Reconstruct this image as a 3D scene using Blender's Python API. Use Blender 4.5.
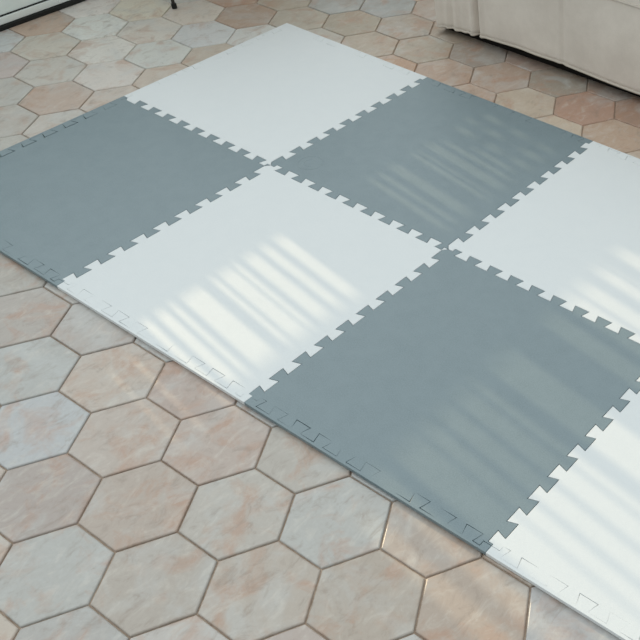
import bpy, bmesh, math, random
from mathutils import Vector, Matrix, noise

for o in list(bpy.data.objects):
    bpy.data.objects.remove(o)
SC = bpy.context.scene
COL = SC.collection
R = random.Random(7)

# ------------------------------------------------------------------ camera
cam_data = bpy.data.cameras.new('camera')
cam = bpy.data.objects.new('camera', cam_data)
COL.objects.link(cam)
cam_data.sensor_fit = 'HORIZONTAL'
cam_data.sensor_width = 36.0
cam_data.lens = 935.4555 / 640 * 36
cam_data.shift_x = (320 - 615.165) / 640
cam_data.shift_y = (337.773 - 320) / 640
cam_data.clip_start = 0.05
right = Vector((0.83401252, 0.55051947, 0.03676184))
down = Vector((0.39826608, -0.5545654, -0.73064447))
fwd = Vector((-0.38184716, 0.62400763, -0.68176772))
m = Matrix.Identity(4)
for i in range(3):
    m[i][0], m[i][1], m[i][2] = right[i], -down[i], -fwd[i]
m.translation = Vector((2.44431342, -0.66646703, 1.35580431 + 0.012))
cam.matrix_world = m
SC.camera = cam

# ------------------------------------------------------------------ sky and sun
world = bpy.data.worlds.new('sky')
SC.world = world
world.use_nodes = True
wn, wl = world.node_tree.nodes, world.node_tree.links
wn.clear()
w_out = wn.new('ShaderNodeOutputWorld')
w_bg = wn.new('ShaderNodeBackground')
w_tc = wn.new('ShaderNodeTexCoord')
w_dot = wn.new('ShaderNodeVectorMath')              # a bright open side (towards -x) and a dimmer room behind the viewer
w_dot.operation = 'DOT_PRODUCT'
w_nrm = wn.new('ShaderNodeVectorMath')
w_nrm.operation = 'NORMALIZE'
wl.new(w_tc.outputs['Generated'], w_nrm.inputs[0])
wl.new(w_nrm.outputs[0], w_dot.inputs[0])
w_dot.inputs[1].default_value = Vector((-0.80, 0.22, 0.55)).normalized()
w_map = wn.new('ShaderNodeMapRange')
w_map.interpolation_type = 'SMOOTHSTEP'
wl.new(w_dot.outputs['Value'], w_map.inputs['Value'])
w_map.inputs['From Min'].default_value = 0.2
w_map.inputs['From Max'].default_value = 1.0
w_ramp = wn.new('ShaderNodeMix')
w_ramp.data_type = 'RGBA'
w_ramp.inputs['A'].default_value = (0.66, 0.70, 0.69, 1)
w_ramp.inputs['B'].default_value = (1.55, 1.66, 1.66, 1)
wl.new(w_map.outputs[0], w_ramp.inputs['Factor'])
wl.new(w_ramp.outputs['Result'], w_bg.inputs['Color'])
w_bg.inputs['Strength'].default_value = 1.0
wl.new(w_bg.outputs[0], w_out.inputs['Surface'])

SUN_ELEV = math.radians(12)
SUN_SLOPE = -0.16                                  # dy/dx of the light's path over the floor
sun_data = bpy.data.lights.new('sun', 'SUN')
sun_data.energy = 3.4
sun_data.angle = math.radians(0.46)
sun_data.color = (1.0, 0.80, 0.50)
sun = bpy.data.objects.new('sun', sun_data)
COL.objects.link(sun)
az = math.atan(SUN_SLOPE)
sun_dir = Vector((math.cos(SUN_ELEV) * math.cos(az), math.cos(SUN_ELEV) * math.sin(az), -math.sin(SUN_ELEV)))
sun.rotation_euler = sun_dir.to_track_quat('-Z', 'Y').to_euler()
sun.location = (-3, 1, 3)

SC.view_settings.view_transform = 'Standard'
SC.view_settings.look = 'None'
SC.view_settings.gamma = 1
SC.view_settings.use_curve_mapping = False
SC.view_settings.exposure = 0.0


# ------------------------------------------------------------------ helpers
def lin(r, g, b):
    def f(c):
        c /= 255
        return c / 12.92 if c <= 0.04045 else ((c + 0.055) / 1.055) ** 2.4
    return (f(r), f(g), f(b), 1)


def obj(name, bm, mat, parent=None, smooth=False):
    me = bpy.data.meshes.new(name)
    bmesh.ops.recalc_face_normals(bm, faces=bm.faces)
    bm.to_mesh(me)
    bm.free()
    for p in me.polygons:
        p.use_smooth = smooth
    o = bpy.data.objects.new(name, me)
    COL.objects.link(o)
    if mat:
        me.materials.append(mat)
    if parent:
        o.parent = parent
        o.matrix_parent_inverse = Matrix.Translation(-parent.location) if parent.type == 'EMPTY' else Matrix.Identity(4)
    return o


def thing(name, label, cat, loc, group=None):
    o = bpy.data.objects.new(name, None)
    o.empty_display_size = 0.1
    COL.objects.link(o)
    o.location = loc
    o['label'] = label
    o['category'] = cat
    if group:
        o['group'] = group
    return o


def add_box(bm, x0, x1, y0, y1, z0, z1, bevel=0.0, seg=2):
    g = bmesh.ops.create_cube(bm, size=1)
    vs = g['verts']
    for v in vs:
        v.co = Vector((x0 + (v.co.x + .5) * (x1 - x0), y0 + (v.co.y + .5) * (y1 - y0), z0 + (v.co.z + .5) * (z1 - z0)))
    if bevel:
        es = list({e for v in vs for e in v.link_edges})
        bmesh.ops.bevel(bm, geom=es, offset=bevel, segments=seg, profile=0.5, affect='EDGES')


def add_cyl(bm, p, q, r, n=20):
    p, q = Vector(p), Vector(q)
    d = q - p
    mt = Matrix.Translation((p + q) / 2) @ d.to_track_quat('Z', 'Y').to_matrix().to_4x4()
    bmesh.ops.create_cone(bm, cap_ends=True, segments=n, radius1=r, radius2=r, depth=d.length, matrix=mt)


def mat_base(name, color, rough, spec=0.5):
    mt = bpy.data.materials.new(name)
    mt.use_nodes = True
    n, l = mt.node_tree.nodes, mt.node_tree.links
    b = n['Principled BSDF']
    b.inputs['Base Color'].default_value = color
    b.inputs['Roughness'].default_value = rough
    b.inputs['Specular IOR Level'].default_value = spec
    return mt, n, l, b


def noise_node(n, l, scale, detail=4, rough=0.6, coord=None, dist=0.0):
    t = n.new('ShaderNodeTexNoise')
    t.inputs['Scale'].default_value = scale
    t.inputs['Detail'].default_value = detail
    t.inputs['Roughness'].default_value = rough
    t.inputs['Distortion'].default_value = dist
    if coord:
        l.new(coord, t.inputs['Vector'])
    return t


def mix_node(n, l, fac, a, b, mode='MIX'):
    x = n.new('ShaderNodeMix')
    x.data_type = 'RGBA'
    x.blend_type = mode
    for key, val in (('Factor', fac), ('A', a), ('B', b)):
        if hasattr(val, 'is_output') or isinstance(val, bpy.types.NodeSocket):
            l.new(val, x.inputs[key])
        else:
            x.inputs[key].default_value = val
    return x.outputs['Result']


def map_node(n, l, sock, a, b, c=0.0, d=1.0):
    x = n.new('ShaderNodeMapRange')
    l.new(sock, x.inputs['Value'])
    for k, v in (('From Min', a), ('From Max', b), ('To Min', c), ('To Max', d)):
        x.inputs[k].default_value = v
    return x.outputs[0]


def bump_node(n, l, b, height, strength, distance):
    x = n.new('ShaderNodeBump')
    x.inputs['Strength'].default_value = strength
    x.inputs['Distance'].default_value = distance
    l.new(height, x.inputs['Height'])
    l.new(x.outputs[0], b.inputs['Normal'])


# ------------------------------------------------------------------ materials
def foam(name, color, speck, rough, spec):
    mt, n, l, b = mat_base(name, color, rough, spec)
    tc = n.new('ShaderNodeTexCoord').outputs['Object']
    fine = noise_node(n, l, 420, 3, 0.7, tc)
    mid = noise_node(n, l, 90, 3, 0.6, tc)
    c = mix_node(n, l, map_node(n, l, fine.outputs[0], 0.35, 0.65), color, speck)
    blotch = noise_node(n, l, 26, 5, 0.7, tc)
    c = mix_node(n, l, map_node(n, l, blotch.outputs[0], 0.35, 0.65, 0, 0.55), c, speck)
    l.new(c, b.inputs['Base Color'])
    ad = n.new('ShaderNodeMath')
    ad.operation = 'ADD'
    l.new(fine.outputs[0], ad.inputs[0])
    l.new(mid.outputs[0], ad.inputs[1])
    bump_node(n, l, b, ad.outputs[0], 0.35, 0.0008)
    return mt


M_WHITE = foam('white_foam', lin(208, 213, 216), lin(214, 218, 220), 0.55, 0.4)
M_GREY = foam('grey_foam', lin(98, 116, 123), lin(115, 132, 139), 0.42, 0.75)

def mp_off(n, l, sock, k):
    x = n.new('ShaderNodeVectorMath')
    x.operation = 'ADD'
    l.new(sock, x.inputs[0])
    x.inputs[1].default_value = (k, k * 2, k * 3)
    return x.outputs[0]


# floor: tile colour, with a gain for dimmer light, in a face-corner attribute
M_TILE, n, l, b = mat_base('terracotta_tile', (0.5, 0.4, 0.35, 1), 0.38, 0.5)
attr = n.new('ShaderNodeAttribute')
attr.attribute_name = 'tile_colour'
off = n.new('ShaderNodeAttribute')
off.attribute_name = 'tile_offset'
tc = n.new('ShaderNodeTexCoord').outputs['Object']
va = n.new('ShaderNodeVectorMath')
va.operation = 'ADD'
l.new(tc, va.inputs[0])
l.new(off.outputs['Vector'], va.inputs[1])
big = noise_node(n, l, 13, 5, 0.62, va.outputs[0], 0.8)
pale = noise_node(n, l, 10, 5, 0.6, mp_off(n, l, va.outputs[0], 4.4), 0.6)
mp = n.new('ShaderNodeMapping')
mp.inputs['Rotation'].default_value = (0, 0, 0.2)
mp.inputs['Scale'].default_value = (1.9, 1.0, 1.0)
l.new(va.outputs[0], mp.inputs[0])
streak = noise_node(n, l, 20, 6, 0.68, mp.outputs[0], 0.7)
fine = noise_node(n, l, 130, 4, 0.7, va.outputs[0])
warm = mix_node(n, l, 0.65, attr.outputs['Color'], lin(172, 132, 108))
cool = mix_node(n, l, 0.5, attr.outputs['Color'], lin(186, 190, 190))
c = mix_node(n, l, map_node(n, l, big.outputs[0], 0.50, 0.68, 0, 0.85), attr.outputs['Color'], warm)
c = mix_node(n, l, map_node(n, l, pale.outputs[0], 0.50, 0.66, 0, 0.85), c, cool)
c = mix_node(n, l, map_node(n, l, streak.outputs[0], 0.52, 0.70, 0, 0.40), c, lin(206, 202, 194))
c = mix_node(n, l, map_node(n, l, streak.outputs[0], 0.46, 0.26, 0, 0.60), c, lin(132, 118, 106))
c = mix_node(n, l, map_node(n, l, fine.outputs[0], 0.3, 0.7, 0.0, 0.16), c, lin(140, 128, 118))
l.new(c, b.inputs['Base Color'])
ad = n.new('ShaderNodeMath')
ad.operation = 'MULTIPLY_ADD'
l.new(fine.outputs[0], ad.inputs[0])
ad.inputs[1].default_value = 0.35
l.new(streak.outputs[0], ad.inputs[2])
bump_node(n, l, b, ad.outputs[0], 0.5, 0.0015)
l.new(map_node(n, l, streak.outputs[0], 0.3, 0.7, 0.30, 0.5), b.inputs['Roughness'])

M_GROUT, n, l, b = mat_base('grout', lin(160, 140, 126), 0.9, 0.2)
tc = n.new('ShaderNodeTexCoord').outputs['Object']
nz = noise_node(n, l, 60, 4, 0.7, tc)
l.new(mix_node(n, l, map_node(n, l, nz.outputs[0], 0.3, 0.7), lin(144, 126, 112), lin(182, 164, 148)), b.inputs['Base Color'])

M_FABRIC, n, l, b = mat_base('slipcover_linen', lin(176, 167, 152), 0.95, 0.15)
tc = n.new('ShaderNodeTexCoord').outputs['Object']
nz = noise_node(n, l, 7, 5, 0.65, tc)
wv = noise_node(n, l, 500, 2, 0.5, tc)
c = mix_node(n, l, map_node(n, l, nz.outputs[0], 0.3, 0.7), lin(206, 197, 188), lin(226, 218, 209))
c = mix_node(n, l, map_node(n, l, wv.outputs[0], 0.3, 0.7, 0, 0.25), c, lin(192, 184, 171))
l.new(c, b.inputs['Base Color'])
b.inputs['Sheen Weight'].default_value = 0.2
bump_node(n, l, b, wv.outputs[0], 0.25, 0.001)
M_HEM, *_ = mat_base('hem_binding', lin(196, 188, 178), 0.9, 0.2)
M_UNDER, *_ = mat_base('under_sofa_shade', lin(30, 28, 26), 0.95, 0.1)  # near-black colour standing in for the shade under the sofa


def painted(name, c1, c2, rough, spec=0.5):
    mt, n, l, b = mat_base(name, c1, rough, spec)
    tc = n.new('ShaderNodeTexCoord').outputs['Object']
    nz = noise_node(n, l, 12, 4, 0.6, tc)
    l.new(mix_node(n, l, map_node(n, l, nz.outputs[0], 0.3, 0.7), c1, c2), b.inputs['Base Color'])
    return mt


M_PAINT = painted('white_door_paint', lin(226, 234, 232), lin(234, 240, 238), 0.3)
M_PANE = painted('pale_door_panel', lin(228, 240, 238), lin(236, 246, 244), 0.15, 0.6)
M_BLACK = painted('black_rubber', lin(22, 24, 24), lin(34, 36, 35), 0.6, 0.3)
M_WALL = painted('wall_plaster', lin(216, 214, 208), lin(224, 222, 216), 0.9, 0.2)
M_IRON = painted('black_metal', lin(38, 36, 34), lin(52, 50, 46), 0.45)
M_TOP = painted('table_top_wood', lin(150, 120, 90), lin(165, 132, 100), 0.5)

# ------------------------------------------------------------------ floor of hexagonal tiles
HS, HY, HX0, HY0, HTH = 0.10274, 0.9559, 1.2318, -0.26257, 0.0068
GROUT = 0.0013
bm = bmesh.new()
lc = bm.loops.layers.float_color.new('tile_colour')
lo = bm.loops.layers.float_vector.new('tile_offset')
ct, st = math.cos(HTH), math.sin(HTH)
FRONT = [(206, 186, 172), (203, 197, 191), (208, 192, 176), (199, 202, 202), (196, 178, 168), (205, 196, 184)]
BACK = [(186, 158, 138), (176, 150, 132), (190, 172, 152), (172, 170, 164), (166, 134, 112), (184, 166, 150)]
TILE_SET = {  # colour of each tile of the floor (column, row)
    (-5,1):(183,175,165), (-4,1):(188,178,170), (-3,1):(190,182,176), (-3,0):(185,186,183), (-2,1):(204,188,174), (-1,1):(195,172,160),
    (-2,0):(192,196,200), (-1,0):(200,184,172), (0,1):(198,178,166), (1,1):(192,184,174), (-1,-1):(185,170,162), (0,0):(194,176,162),
    (1,0):(196,188,178), (2,1):(192,192,188), (3,1):(190,172,158), (0,-1):(190,190,186), (1,-1):(190,178,166), (2,0):(196,182,168),
    (3,0):(192,176,160), (4,1):(194,172,154), (5,1):(192,190,190), (1,-2):(185,182,178), (-8,3):(195,190,180), (-9,3):(190,182,172),
    (-8,4):(196,188,178), (-9,4):(190,165,148), (-10,4):(190,186,178), (-10,5):(192,186,176), (-11,4):(198,182,176), (-9,5):(198,190,182),
    (-8,5):(192,176,162), (-10,6):(200,196,188), (-11,5):(196,188,174), (-12,6):(190,160,138), (-11,6):(200,202,196), (-11,7):(190,184,166),
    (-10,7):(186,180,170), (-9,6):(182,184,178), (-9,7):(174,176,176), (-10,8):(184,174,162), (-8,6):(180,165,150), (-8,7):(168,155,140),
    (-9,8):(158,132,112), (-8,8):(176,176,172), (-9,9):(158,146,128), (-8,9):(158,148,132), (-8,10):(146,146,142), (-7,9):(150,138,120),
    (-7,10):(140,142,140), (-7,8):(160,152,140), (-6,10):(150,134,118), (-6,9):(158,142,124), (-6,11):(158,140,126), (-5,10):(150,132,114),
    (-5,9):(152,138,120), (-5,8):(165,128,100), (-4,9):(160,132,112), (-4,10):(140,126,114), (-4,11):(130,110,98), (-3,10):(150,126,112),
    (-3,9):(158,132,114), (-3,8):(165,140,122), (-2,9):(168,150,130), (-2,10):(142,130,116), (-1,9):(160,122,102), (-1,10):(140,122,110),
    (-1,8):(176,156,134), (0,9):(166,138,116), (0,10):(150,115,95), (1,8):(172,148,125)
}
TILE_LIGHT_GAIN = (0.91, 1.15)  # brightens tile colour towards the back to make up for dimmer light
FX0, FX1, FY0, FY1 = -0.72, 3.3, -2.4, 2.55


def hexpts(cx, cy, inset):
    f = (HS * math.sqrt(3) / 2 - inset) / (HS * math.sqrt(3) / 2)
    out = []
    for k in range(6):
        a = k * math.pi / 3
        x, y = cx + f * HS * math.cos(a), cy + f * HS * HY * math.sin(a)
        out.append((ct * x - st * y + HX0, st * x + ct * y + HY0))
    return out


for i in range(-14, 16):
    for j in range(-16, 19):
        cx, cy = 1.5 * HS * i, HY * math.sqrt(3) * HS * (j + .5 * (i % 2))
        wx, wy = ct * cx - st * cy + HX0, st * cx + ct * cy + HY0
        if not (FX0 - .1 < wx < FX1 + .1 and FY0 - .1 < wy < FY1 + .1):
            continue
        rr = random.Random(i * 131 + j * 17 + 5)
        t = max(0, min(1, (wy - 0.35) / 0.8 + (wx - 0.4) * 0.45))
        base_c = TILE_SET.get((i, j)) or (BACK if rr.random() < t else FRONT)[rr.randrange(6)]
        avg = sum(base_c) / 3
        light_gain = TILE_LIGHT_GAIN[0] + (TILE_LIGHT_GAIN[1] - TILE_LIGHT_GAIN[0]) * max(0, min(1, (wy - 0.2) / 0.8))
        colr = lin(*[min(255, (avg + (c_ - avg) * 0.74) * light_gain) for c_ in base_c])
        offv = Vector((rr.uniform(-9, 9), rr.uniform(-9, 9), rr.uniform(-9, 9)))
        lift = rr.uniform(-0.0004, 0.0004)
        tl = (rr.uniform(-.004, .004), rr.uniform(-.004, .004))
        rings = []
        for ins, z in ((GROUT, -0.007), (GROUT + .0002, -0.0026), (GROUT + .0011, -0.0009), (GROUT + .0027, 0.0)):
            rings.append([bm.verts.new((min(max(x, FX0), FX1), min(max(y, FY0), FY1),
                          z + lift + (x - wx) * tl[0] + (y - wy) * tl[1])) for x, y in hexpts(cx, cy, ins)])
        fs = [bm.faces.new(rings[-1])]
        for a, bb in zip(rings[:-1], rings[1:]):
            for k in range(6):
                fs.append(bm.faces.new((a[k], a[(k + 1) % 6], bb[(k + 1) % 6], bb[k])))
        for f in fs:
            for lp in f.loops:
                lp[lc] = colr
                lp[lo] = offv
g = bmesh.ops.create_grid(bm, x_segments=1, y_segments=1, size=0.5)
for v in g['verts']:
    v.co = Vector((FX0 + (v.co.x + .5) * (FX1 - FX0), FY0 + (v.co.y + .5) * (FY1 - FY0), -0.0042))
gf = {f for v in g['verts'] for f in v.link_faces}
for f in gf:
    f.material_index = 1
floor = obj('floor', bm, M_TILE)
floor.data.materials.append(M_GROUT)
floor['kind'] = 'structure'


def struct(name, bm, mt, parent=None):
    o = obj(name, bm, mt, parent)
    o['kind'] = 'structure'
    return o


# ------------------------------------------------------------------ walls, door, added slatted screen on the left
bm = bmesh.new()
add_box(bm, -0.75, 3.3, 2.55, 2.65, -0.02, 1.0)
struct('wall_back', bm, M_WALL)

WX = -0.668                                         # face of the door towards the room
bm = bmesh.new()
add_box(bm, WX - .08, WX - .02, -2.4, -0.62, 0, 0.25)
add_box(bm, WX - .08, WX - .02, 0.99, 2.55, 0, 0.25)
wall_left = struct('wall_left', bm, M_WALL)

door = bpy.data.objects.new('door_1', None)
door.location = (WX, 0.2, 0)
COL.objects.link(door)
door['kind'] = 'structure'
bm = bmesh.new()
add_box(bm, WX - .05, WX + .008, -0.62, 0.99, 0, 0.014, .002)
obj('threshold', bm, M_BLACK, door)
bm = bmesh.new()
for y0, y1, z0, z1 in ((-0.62, -0.54, .0145, .25), (.845, .99, .0145, .25), (-.54, .845, .0145, .036), (-.54, .845, .215, .25)):
    add_box(bm, WX - .05, WX, y0, y1, z0, z1, .0025)
obj('door_frame', bm, M_PAINT, door)
bm = bmesh.new()
for y0, y1, z0, z1 in ((-.54, -.533, .036, .215), (.840, .845, .036, .215), (-.533, .840, .036, .0395), (-.533, .840, .209, .215)):
    add_box(bm, WX - .05, WX - .006, y0, y1, z0, z1)
obj('gasket', bm, M_BLACK, door)
bm = bmesh.new()
add_box(bm, WX - .045, WX - .010, -.533, .840, .0395, .209)
obj('door_panel', bm, M_PANE, door)

# unseen screen above the door, added to cast the sun stripes: upright laths between three rails; light slips through the gaps
SX = -0.735
TE = math.tan(SUN_ELEV) / math.cos(az)


def zat(x):                                        # height at which the ray that lands at x on the mats crosses the screen
    return (x - SX) * TE + 0.012


def yat(x, y):
    return y - SUN_SLOPE * (x - SX)


screen = bpy.data.objects.new('stripe_screen_1', None)
screen.location = (SX, .3, .25)
COL.objects.link(screen)
screen['kind'] = 'structure'
YA, YB = -0.9, 2.55
zA0, zA1, zB0, zB1 = zat(0.84), zat(1.155), zat(1.52), zat(2.36)
bm = bmesh.new()
add_box(bm, SX - .012, SX + .012, YA, YB, 0.25, zA0)
add_box(bm, SX - .012, SX + .012, YA, YB, zA1, zB0)
add_box(bm, SX - .012, SX + .012, YA, YB, zB1, zB1 + .05)
obj('screen_rail', bm, M_PAINT, screen)


def tier(x_ref, gaps, z0, z1):  # gaps placed where the sun stripes should fall
    # gaps: (centre y at x_ref, width[, z openings]) ; what is left between them are laths
    gs = sorted((yat(x_ref, g[0]) - g[1] / 2, yat(x_ref, g[0]) + g[1] / 2, g[2] if len(g) > 2 else None) for g in gaps)
    y = YA
    for a, bb, holes in gs + [(YB, YB, None)]:
        if a > y + .002:
            k = max(1, round((a - y) / 0.09))
            for q in range(k):
                bm = bmesh.new()
                add_box(bm, SX - .005, SX + .005, y + (a - y) * q / k, y + (a - y) * (q + 1) / k, z0, z1)
                obj('lath', bm, M_PAINT, screen)
        if holes:
            zz = z0
            bm = bmesh.new()
            for xa, xb in holes:
                add_box(bm, SX - .005, SX + .005, a, bb, zz, zat(xa))
                zz = zat(xb)
            add_box(bm, SX - .005, SX + .005, a, bb, zz, z1)
            obj('lath', bm, M_PAINT, screen)
        y = max(y, bb)


tier(0.84, [(.402, .030), (.358, .022), (.315, .032), (.276, .014), (.246, .034), (.213, .014), (.155, .052), (.106, .014), (.076, .024), (.040, .018), (-.03, .008), (-.08, .006),
            (.706, .018), (.740, .016), (.786, .032), (.868, .034), (.922, .030), (.962, .018, [(.88, 1.14)]), (.995, .018, [(.97, 1.12)]),
            (1.035, .026, [(.86, .93), (.98, 1.04), (1.08, 1.15)]), (1.085, .026, [(.84, .89), (.93, .99), (1.07, 1.15)]),
            (1.135, .026, [(.88, .95), (.99, 1.05), (1.09, 1.15)])], zA0, zA1)
tier(1.52, [(.10, .068), (.158, .034), (.207, .040), (.260, .042), (.300, .020), (.385, .080), (.545, .05), (.62, .05), (.675, .04), (.75, .045), (.83, .04),
            (.02, .035), (-.05, .04)], zB0, zB1)

# ------------------------------------------------------------------ interlocking mats
S, TH, P, A, FL, INS = 0.6, 0.012, 0.06, 0.0105, 0.0032, 0.017
GAP = 0.0004


def wave(phase, t0, t1, lo_m, hi_m):
    """Dovetail line along t from t0 to t1 as (t, d); teeth change side at phase + k*P/2, none within lo_m/hi_m of the ends."""
    pts = [(t0, 0.0)]
    k0 = math.floor((t0 - phase) / (P / 2)) - 1
    for k in range(k0, k0 + int((t1 - t0) / (P / 2)) + 4):
        a, bb = phase + k * P / 2, phase + (k + 1) * P / 2
        d = A if k % 2 == 0 else -A
        ca, cb = max(a, t0 + lo_m), min(bb, t1 - hi_m)
        if cb - ca < 0.006:
            continue
        fa = FL if ca == a else 0
        fb = FL if cb == bb else 0
        pts += [(ca + (FL * .0 if fa else 0), 0.0)] if not fa and pts[-1][1] == 0 else []
        pts += [(ca - fa, d), (cb + fb, d)]
        if not fb:
            pts.append((cb, 0.0))
    pts.append((t1, 0.0))
    out = [pts[0]]
    for p in pts[1:]:
        if abs(p[0] - out[-1][0]) + abs(p[1] - out[-1][1]) > 1e-6:
            out.append(p)
    return out


def gap_amount(p):
    """1 on the open seams and outer edges; along the close-fitting edging strips the joint opens only here and there."""
    for dist, along in ((p.y, p.x), (2 * S - p.y, p.x + 40), (p.x, p.y + 80)):
        if 0.004 < dist < 0.031:
            if along > 80 and p.y < S and dist > 0.018:
                return 2.6 if p.y < 0.48 else 0.6
            return max(0.0, min(1.2, 0.18 + 2.2 * noise.noise(Vector((along * 21, dist * 60, 3.7)))))
    return 1.0


def inset_poly(pts, g, under=0.0):
    n_ = len(pts)
    out = []
    for i in range(n_):
        p0, p1, p2 = Vector(pts[i - 1]), Vector(pts[i]), Vector(pts[(i + 1) % n_])
        d1, d2 = (p1 - p0).normalized(), (p2 - p1).normalized()
        n1, n2 = Vector((-d1.y, d1.x)), Vector((-d2.y, d2.x))
        k = 1 + n1.dot(n2)
        v = (n1 + n2) / max(k, 0.35)
        free = p1.y < 0.001 or p1.x < 0.001 or p1.y > 2 * S - 0.001      # undercut only along the outer rim
        out.append(p1 + v * (g * gap_amount(p1) + 0.00003 + (under if free else 0)))
    return out


def slab(pts, z0, z1, g=GAP, bev=0.0007):
    """Extruded outline (counter-clockwise) with a small rounded upper arris."""
    bm = bmesh.new()
    rings = []
    for ins, z, und in ((g, z0, .003), (g, z0 + .0030, 0), (g, z1 - bev, 0), (g + bev * .35, z1 - bev * .3, 0), (g + bev, z1, 0)):
        rings.append([bm.verts.new((p.x, p.y, z)) for p in inset_poly(pts, ins, und)])
    n_ = len(pts)
    for a, bb in zip(rings[:-1], rings[1:]):
        for k in range(n_):
            bm.faces.new((a[k], a[(k + 1) % n_], bb[(k + 1) % n_], bb[k]))
    bm.faces.new(rings[-1])
    bm.faces.new(rings[0])
    bm.normal_update()
    bmesh.ops.triangulate(bm, faces=[f for f in bm.faces if len(f.verts) > 4])
    return bm


PH_U, PH_V = 0.0, -0.015      # phases of the teeth on seams along x and along y
MZ = 0.0008


def make_mat(u, v, colour, label, edges):
    """edges: which of 'front','back','left','right' lie on the outside and carry an edging strip."""
    mt = M_WHITE if colour == 'white' else M_GREY
    x0, x1, y0, y1 = u * S, (u + 1) * S, v * S, (v + 1) * S
    a0 = x0 + (INS if 'left' in edges else 0)
    a1 = x1 - (INS if 'right' in edges else 0)
    b0 = y0 + (INS if 'front' in edges else 0)
    b1 = y1 - (INS if 'back' in edges else 0)
    MG = 0.0125

    def seg(kind):
        ml, mr, mf, mb = (0.03 if e in edges and kind in edges else (0.0175 if kind in edges else MG) for e in ('left', 'right', 'front', 'back'))
        if kind == 'front':
            return [(t, b0 + d) for t, d in wave(x0 + PH_U, a0, a1, ml, mr)]
        if kind == 'back':
            return [(t, b1 + d) for t, d in wave(x0 + PH_U, a0, a1, ml, mr)]
        mf2 = 0.004 if 'front' in edges and kind not in edges else mf
        mb2 = 0.004 if 'back' in edges and kind not in edges else mb
        if kind == 'left':
            return [(a0 + d, t) for t, d in wave(y0 + PH_V, b0, b1, mf2, mb2)]
        return [(a1 + d, t) for t, d in wave(y0 + PH_V, b0, b1, mf2, mb2)]

    F, B, L, RR = seg('front'), seg('back'), seg('left'), seg('right')
    out = F[:-1] + RR[:-1] + B[::-1][:-1] + L[::-1][:-1]
    root = thing('foam_mat', label, 'mat', ((x0 + x1) / 2, (y0 + y1) / 2, 0), 'interlocking foam mats on the tiled floor')
    obj('foam_panel', slab(out, MZ, TH), mt, root)
    if 'front' in edges:
        obj('edge_strip', slab([(x0, y0), (x1, y0)] + [(x1, b0)] * (a1 != x1) + F[::-1] + [(x0, b0)] * (a0 != x0), MZ, TH), mt, root)
    if 'back' in edges:
        obj('edge_strip', slab([(x1, y1), (x0, y1)] + [(x0, b1)] * (a0 != x0) + B + [(x1, b1)] * (a1 != x1), MZ, TH), mt, root)
    if 'left' in edges:
        obj('edge_strip', slab([(x0, b1), (x0, b0)] + L, MZ, TH), mt, root)
    if 'right' in edges:
        obj('edge_strip', slab([(x1, b0), (x1, b1)] + RR[::-1], MZ, TH), mt, root)
    return root


make_mat(0, 1, 'white', 'plain white foam mat in the far row at top left, without sun stripes', ('left', 'back'))
make_mat(1, 1, 'grey', 'grey foam mat in the far row, streaked with sun, facing the sofa', ('back',))
g2 = bpy.data.objects['foam_mat.001']
bm = bmesh.new()                                   # faint round maker's mark pressed into the corner
for rad, a0_, a1_ in ((0.032, 0, 2 * math.pi), (0.016, 0.7, 5.6)):
    n_ = 48
    prev = None
    for k in range(n_ + 1):
        a = a0_ + (a1_ - a0_) * k / n_
        ring = [bm.verts.new((0.672 + (rad + .0016 * math.cos(q)) * math.cos(a), 0.668 + (rad + .0016 * math.cos(q)) * math.sin(a), TH - .0006 + .0011 * math.sin(q)))
                for q in [w * math.pi / 4 for w in range(8)]]
        if prev:
            for w in range(8):
                bm.faces.new((prev[w], prev[(w + 1) % 8], ring[(w + 1) % 8], ring[w]))
        prev = ring
mk = obj('embossed_mark', bm, M_GREY, g2, True)
mk['label'] = 'faint round raised mark'
make_mat(2, 1, 'white', 'white foam mat in the far row at the right edge, beside the sofa', ('back', 'right'))
make_mat(0, 0, 'grey', 'plain grey foam mat in the near row at the left edge, no sun stripes', ('left', 'front'))
make_mat(1, 0, 'white', 'white foam mat in the middle of the near row, grey mats on both sides', ('front',))
make_mat(2, 0, 'grey', 'grey foam mat nearest the viewer, between two white mats of the near row', ('front',))
make_mat(3, 0, 'white', 'white foam mat at the bottom right corner, nearest the viewer', ('front', 'right', 'back'))

# ------------------------------------------------------------------ sofa under a slipcover
SXL, SY = 0.405, 1.465
sofa = thing('sofa', 'beige linen slipcovered sofa standing behind the mats at top right', 'sofa', (1.3, 1.9, 0))


def hem_z(x):
    k = [(0.385, 0.012), (0.44, 0.026), (0.50, 0.028), (0.60, 0.036), (0.75, 0.042), (0.95, 0.038), (1.16, 0.030), (1.6, 0.028), (2.3, 0.012)]
    for (xa, za), (xb, zb) in zip(k, k[1:]):
        if x <= xb:
            s = (x - xa) / (xb - xa)
            return za + (zb - za) * max(0, s)
    return k[-1][1]


def skirt_y(x, z):
    w = max(0.0, 1 - z / 0.30)
    y = SY + 0.004 * noise.noise(Vector((x * 6, z * 3, 1.3))) + 0.003 * w * noise.noise(Vector((x * 11, z * 2, 7.1)))
    for xc, dep, wd in ((0.575, 0.022, 0.007), (0.560, -0.006, 0.008), (0.592, -0.006, 0.008), (0.47, 0.006, 0.012), (0.905, 0.005, 0.006), (0.52, 0.004, 0.02), (2.112, 0.016, 0.010)):
        y += dep * math.exp(-((x - xc) / wd) ** 2)
    if x < 0.57:
        y += 0.003 * w * math.sin(x * 190)
    return y


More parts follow.
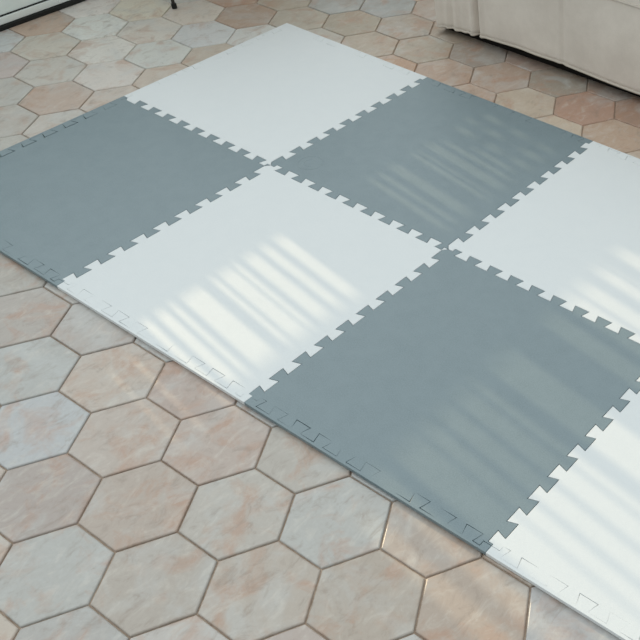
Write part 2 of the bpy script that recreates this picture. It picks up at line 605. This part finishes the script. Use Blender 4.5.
def skirt(xa, xb, ztop, nx, nz):
    bm = bmesh.new()
    thick = 0.004
    grid = []
    for side in (0, thick):
        g = []
        for i in range(nx + 1):
            x = xa + (xb - xa) * i / nx
            zb = hem_z(x)
            g.append([bm.verts.new((x, skirt_y(x, zb + (ztop - zb) * j / nz) + side, zb + (ztop - zb) * j / nz)) for j in range(nz + 1)])
        grid.append(g)
    for s_, g in enumerate(grid):
        for i in range(nx):
            for j in range(nz):
                bm.faces.new((g[i][j], g[i + 1][j], g[i + 1][j + 1], g[i][j + 1]))
    f0, f1 = grid
    for i in range(nx):
        for j in (0, nz):
            bm.faces.new((f0[i][j], f0[i + 1][j], f1[i + 1][j], f1[i][j]))
    for j in range(nz):
        for i in (0, nx):
            bm.faces.new((f0[i][j], f0[i][j + 1], f1[i][j + 1], f1[i][j]))
    return bm


obj('skirt', skirt(SXL, 2.30, 0.325, 320, 16), M_FABRIC, sofa, True)
bm = bmesh.new()                                   # bound hem along the lower edge
prev = None
for i in range(241):
    x = SXL + (2.30 - SXL) * i / 240
    z, y = hem_z(x), skirt_y(x, hem_z(x))
    ring = [bm.verts.new((x, y + .0005 + .0035 * math.cos(a), z + .0025 + .0040 * math.sin(a))) for a in [k * math.pi / 4 for k in range(8)]]
    if prev:
        for k in range(8):
            bm.faces.new((prev[k], prev[(k + 1) % 8], ring[(k + 1) % 8], ring[k]))
    else:
        bm.faces.new(ring)
    prev = ring
bm.faces.new(prev)
obj('hem', bm, M_HEM, sofa, True)
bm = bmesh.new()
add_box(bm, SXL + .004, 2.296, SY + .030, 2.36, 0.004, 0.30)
obj('base', bm, M_UNDER, sofa)  # seen below the hem as painted shade
for xa, xb in ((0.575, 1.342), (1.346, 2.11)):
    bm = bmesh.new()
    add_box(bm, xa, xb, SY - .002, 2.12, 0.330, 0.47, .035, 4)
    obj('seat_cushion', bm, M_FABRIC, sofa, True)
for xa, xb in ((SXL, 0.571), (2.114, 2.30)):
    bm = bmesh.new()
    add_box(bm, xa, xb, SY + .002, 2.36, 0.328, 0.64, .03, 4)
    obj('armrest', bm, M_FABRIC, sofa, True)
bm = bmesh.new()
add_box(bm, 0.575, 2.11, 2.14, 2.38, 0.33, 0.88, .05, 4)
obj('backrest', bm, M_FABRIC, sofa, True)
bm = bmesh.new()
add_box(bm, SXL, SXL + .006, SY + .006, 2.36, 0.014, 0.286)
obj('side_skirt', bm, M_FABRIC, sofa)
bm = bmesh.new()
add_box(bm, 2.294, 2.30, SY + .006, 2.36, 0.014, 0.286)
obj('side_skirt', bm, M_FABRIC, sofa)
bm = bmesh.new()                                   # welt along the top of the front
prev = None
for i in range(121):
    x = 0.62 + (2.06 - 0.62) * i / 120
    ring = [bm.verts.new((x, skirt_y(x, .287) + .004 * math.cos(a), .287 + .004 * math.sin(a))) for a in [k * math.pi / 4 for k in range(8)]]
    if prev:
        for k in range(8):
            bm.faces.new((prev[k], prev[(k + 1) % 8], ring[(k + 1) % 8], ring[k]))
    else:
        bm.faces.new(ring)
    prev = ring
bm.faces.new(prev)
obj('piping', bm, M_HEM, sofa, True)

# ------------------------------------------------------------------ small table at the top edge, a foot of it in view
legs = [(-0.388, 1.068), (-0.56, 1.45), (-0.20, 1.43)]
tx, ty = sum(p[0] for p in legs) / 3, sum(p[1] for p in legs) / 3
table = thing('side_table', 'side table whose thin black metal leg stands on the tiles at the top edge', 'table', (tx, ty, 0))
for x, y in legs:
    bm = bmesh.new()
    add_cyl(bm, (x, y, 0.012), (x, y, .50), .0055)
    lg = obj('leg', bm, M_IRON, table)
    bm = bmesh.new()
    add_cyl(bm, (x, y, 0.0005), (x, y, .016), .0085)
    obj('foot_cap', bm, M_BLACK, lg).matrix_parent_inverse = lg.matrix_world.inverted()
bm = bmesh.new()
add_cyl(bm, (tx, ty, .50), (tx, ty, .525), .26, 48)
obj('table_top', bm, M_TOP, table)
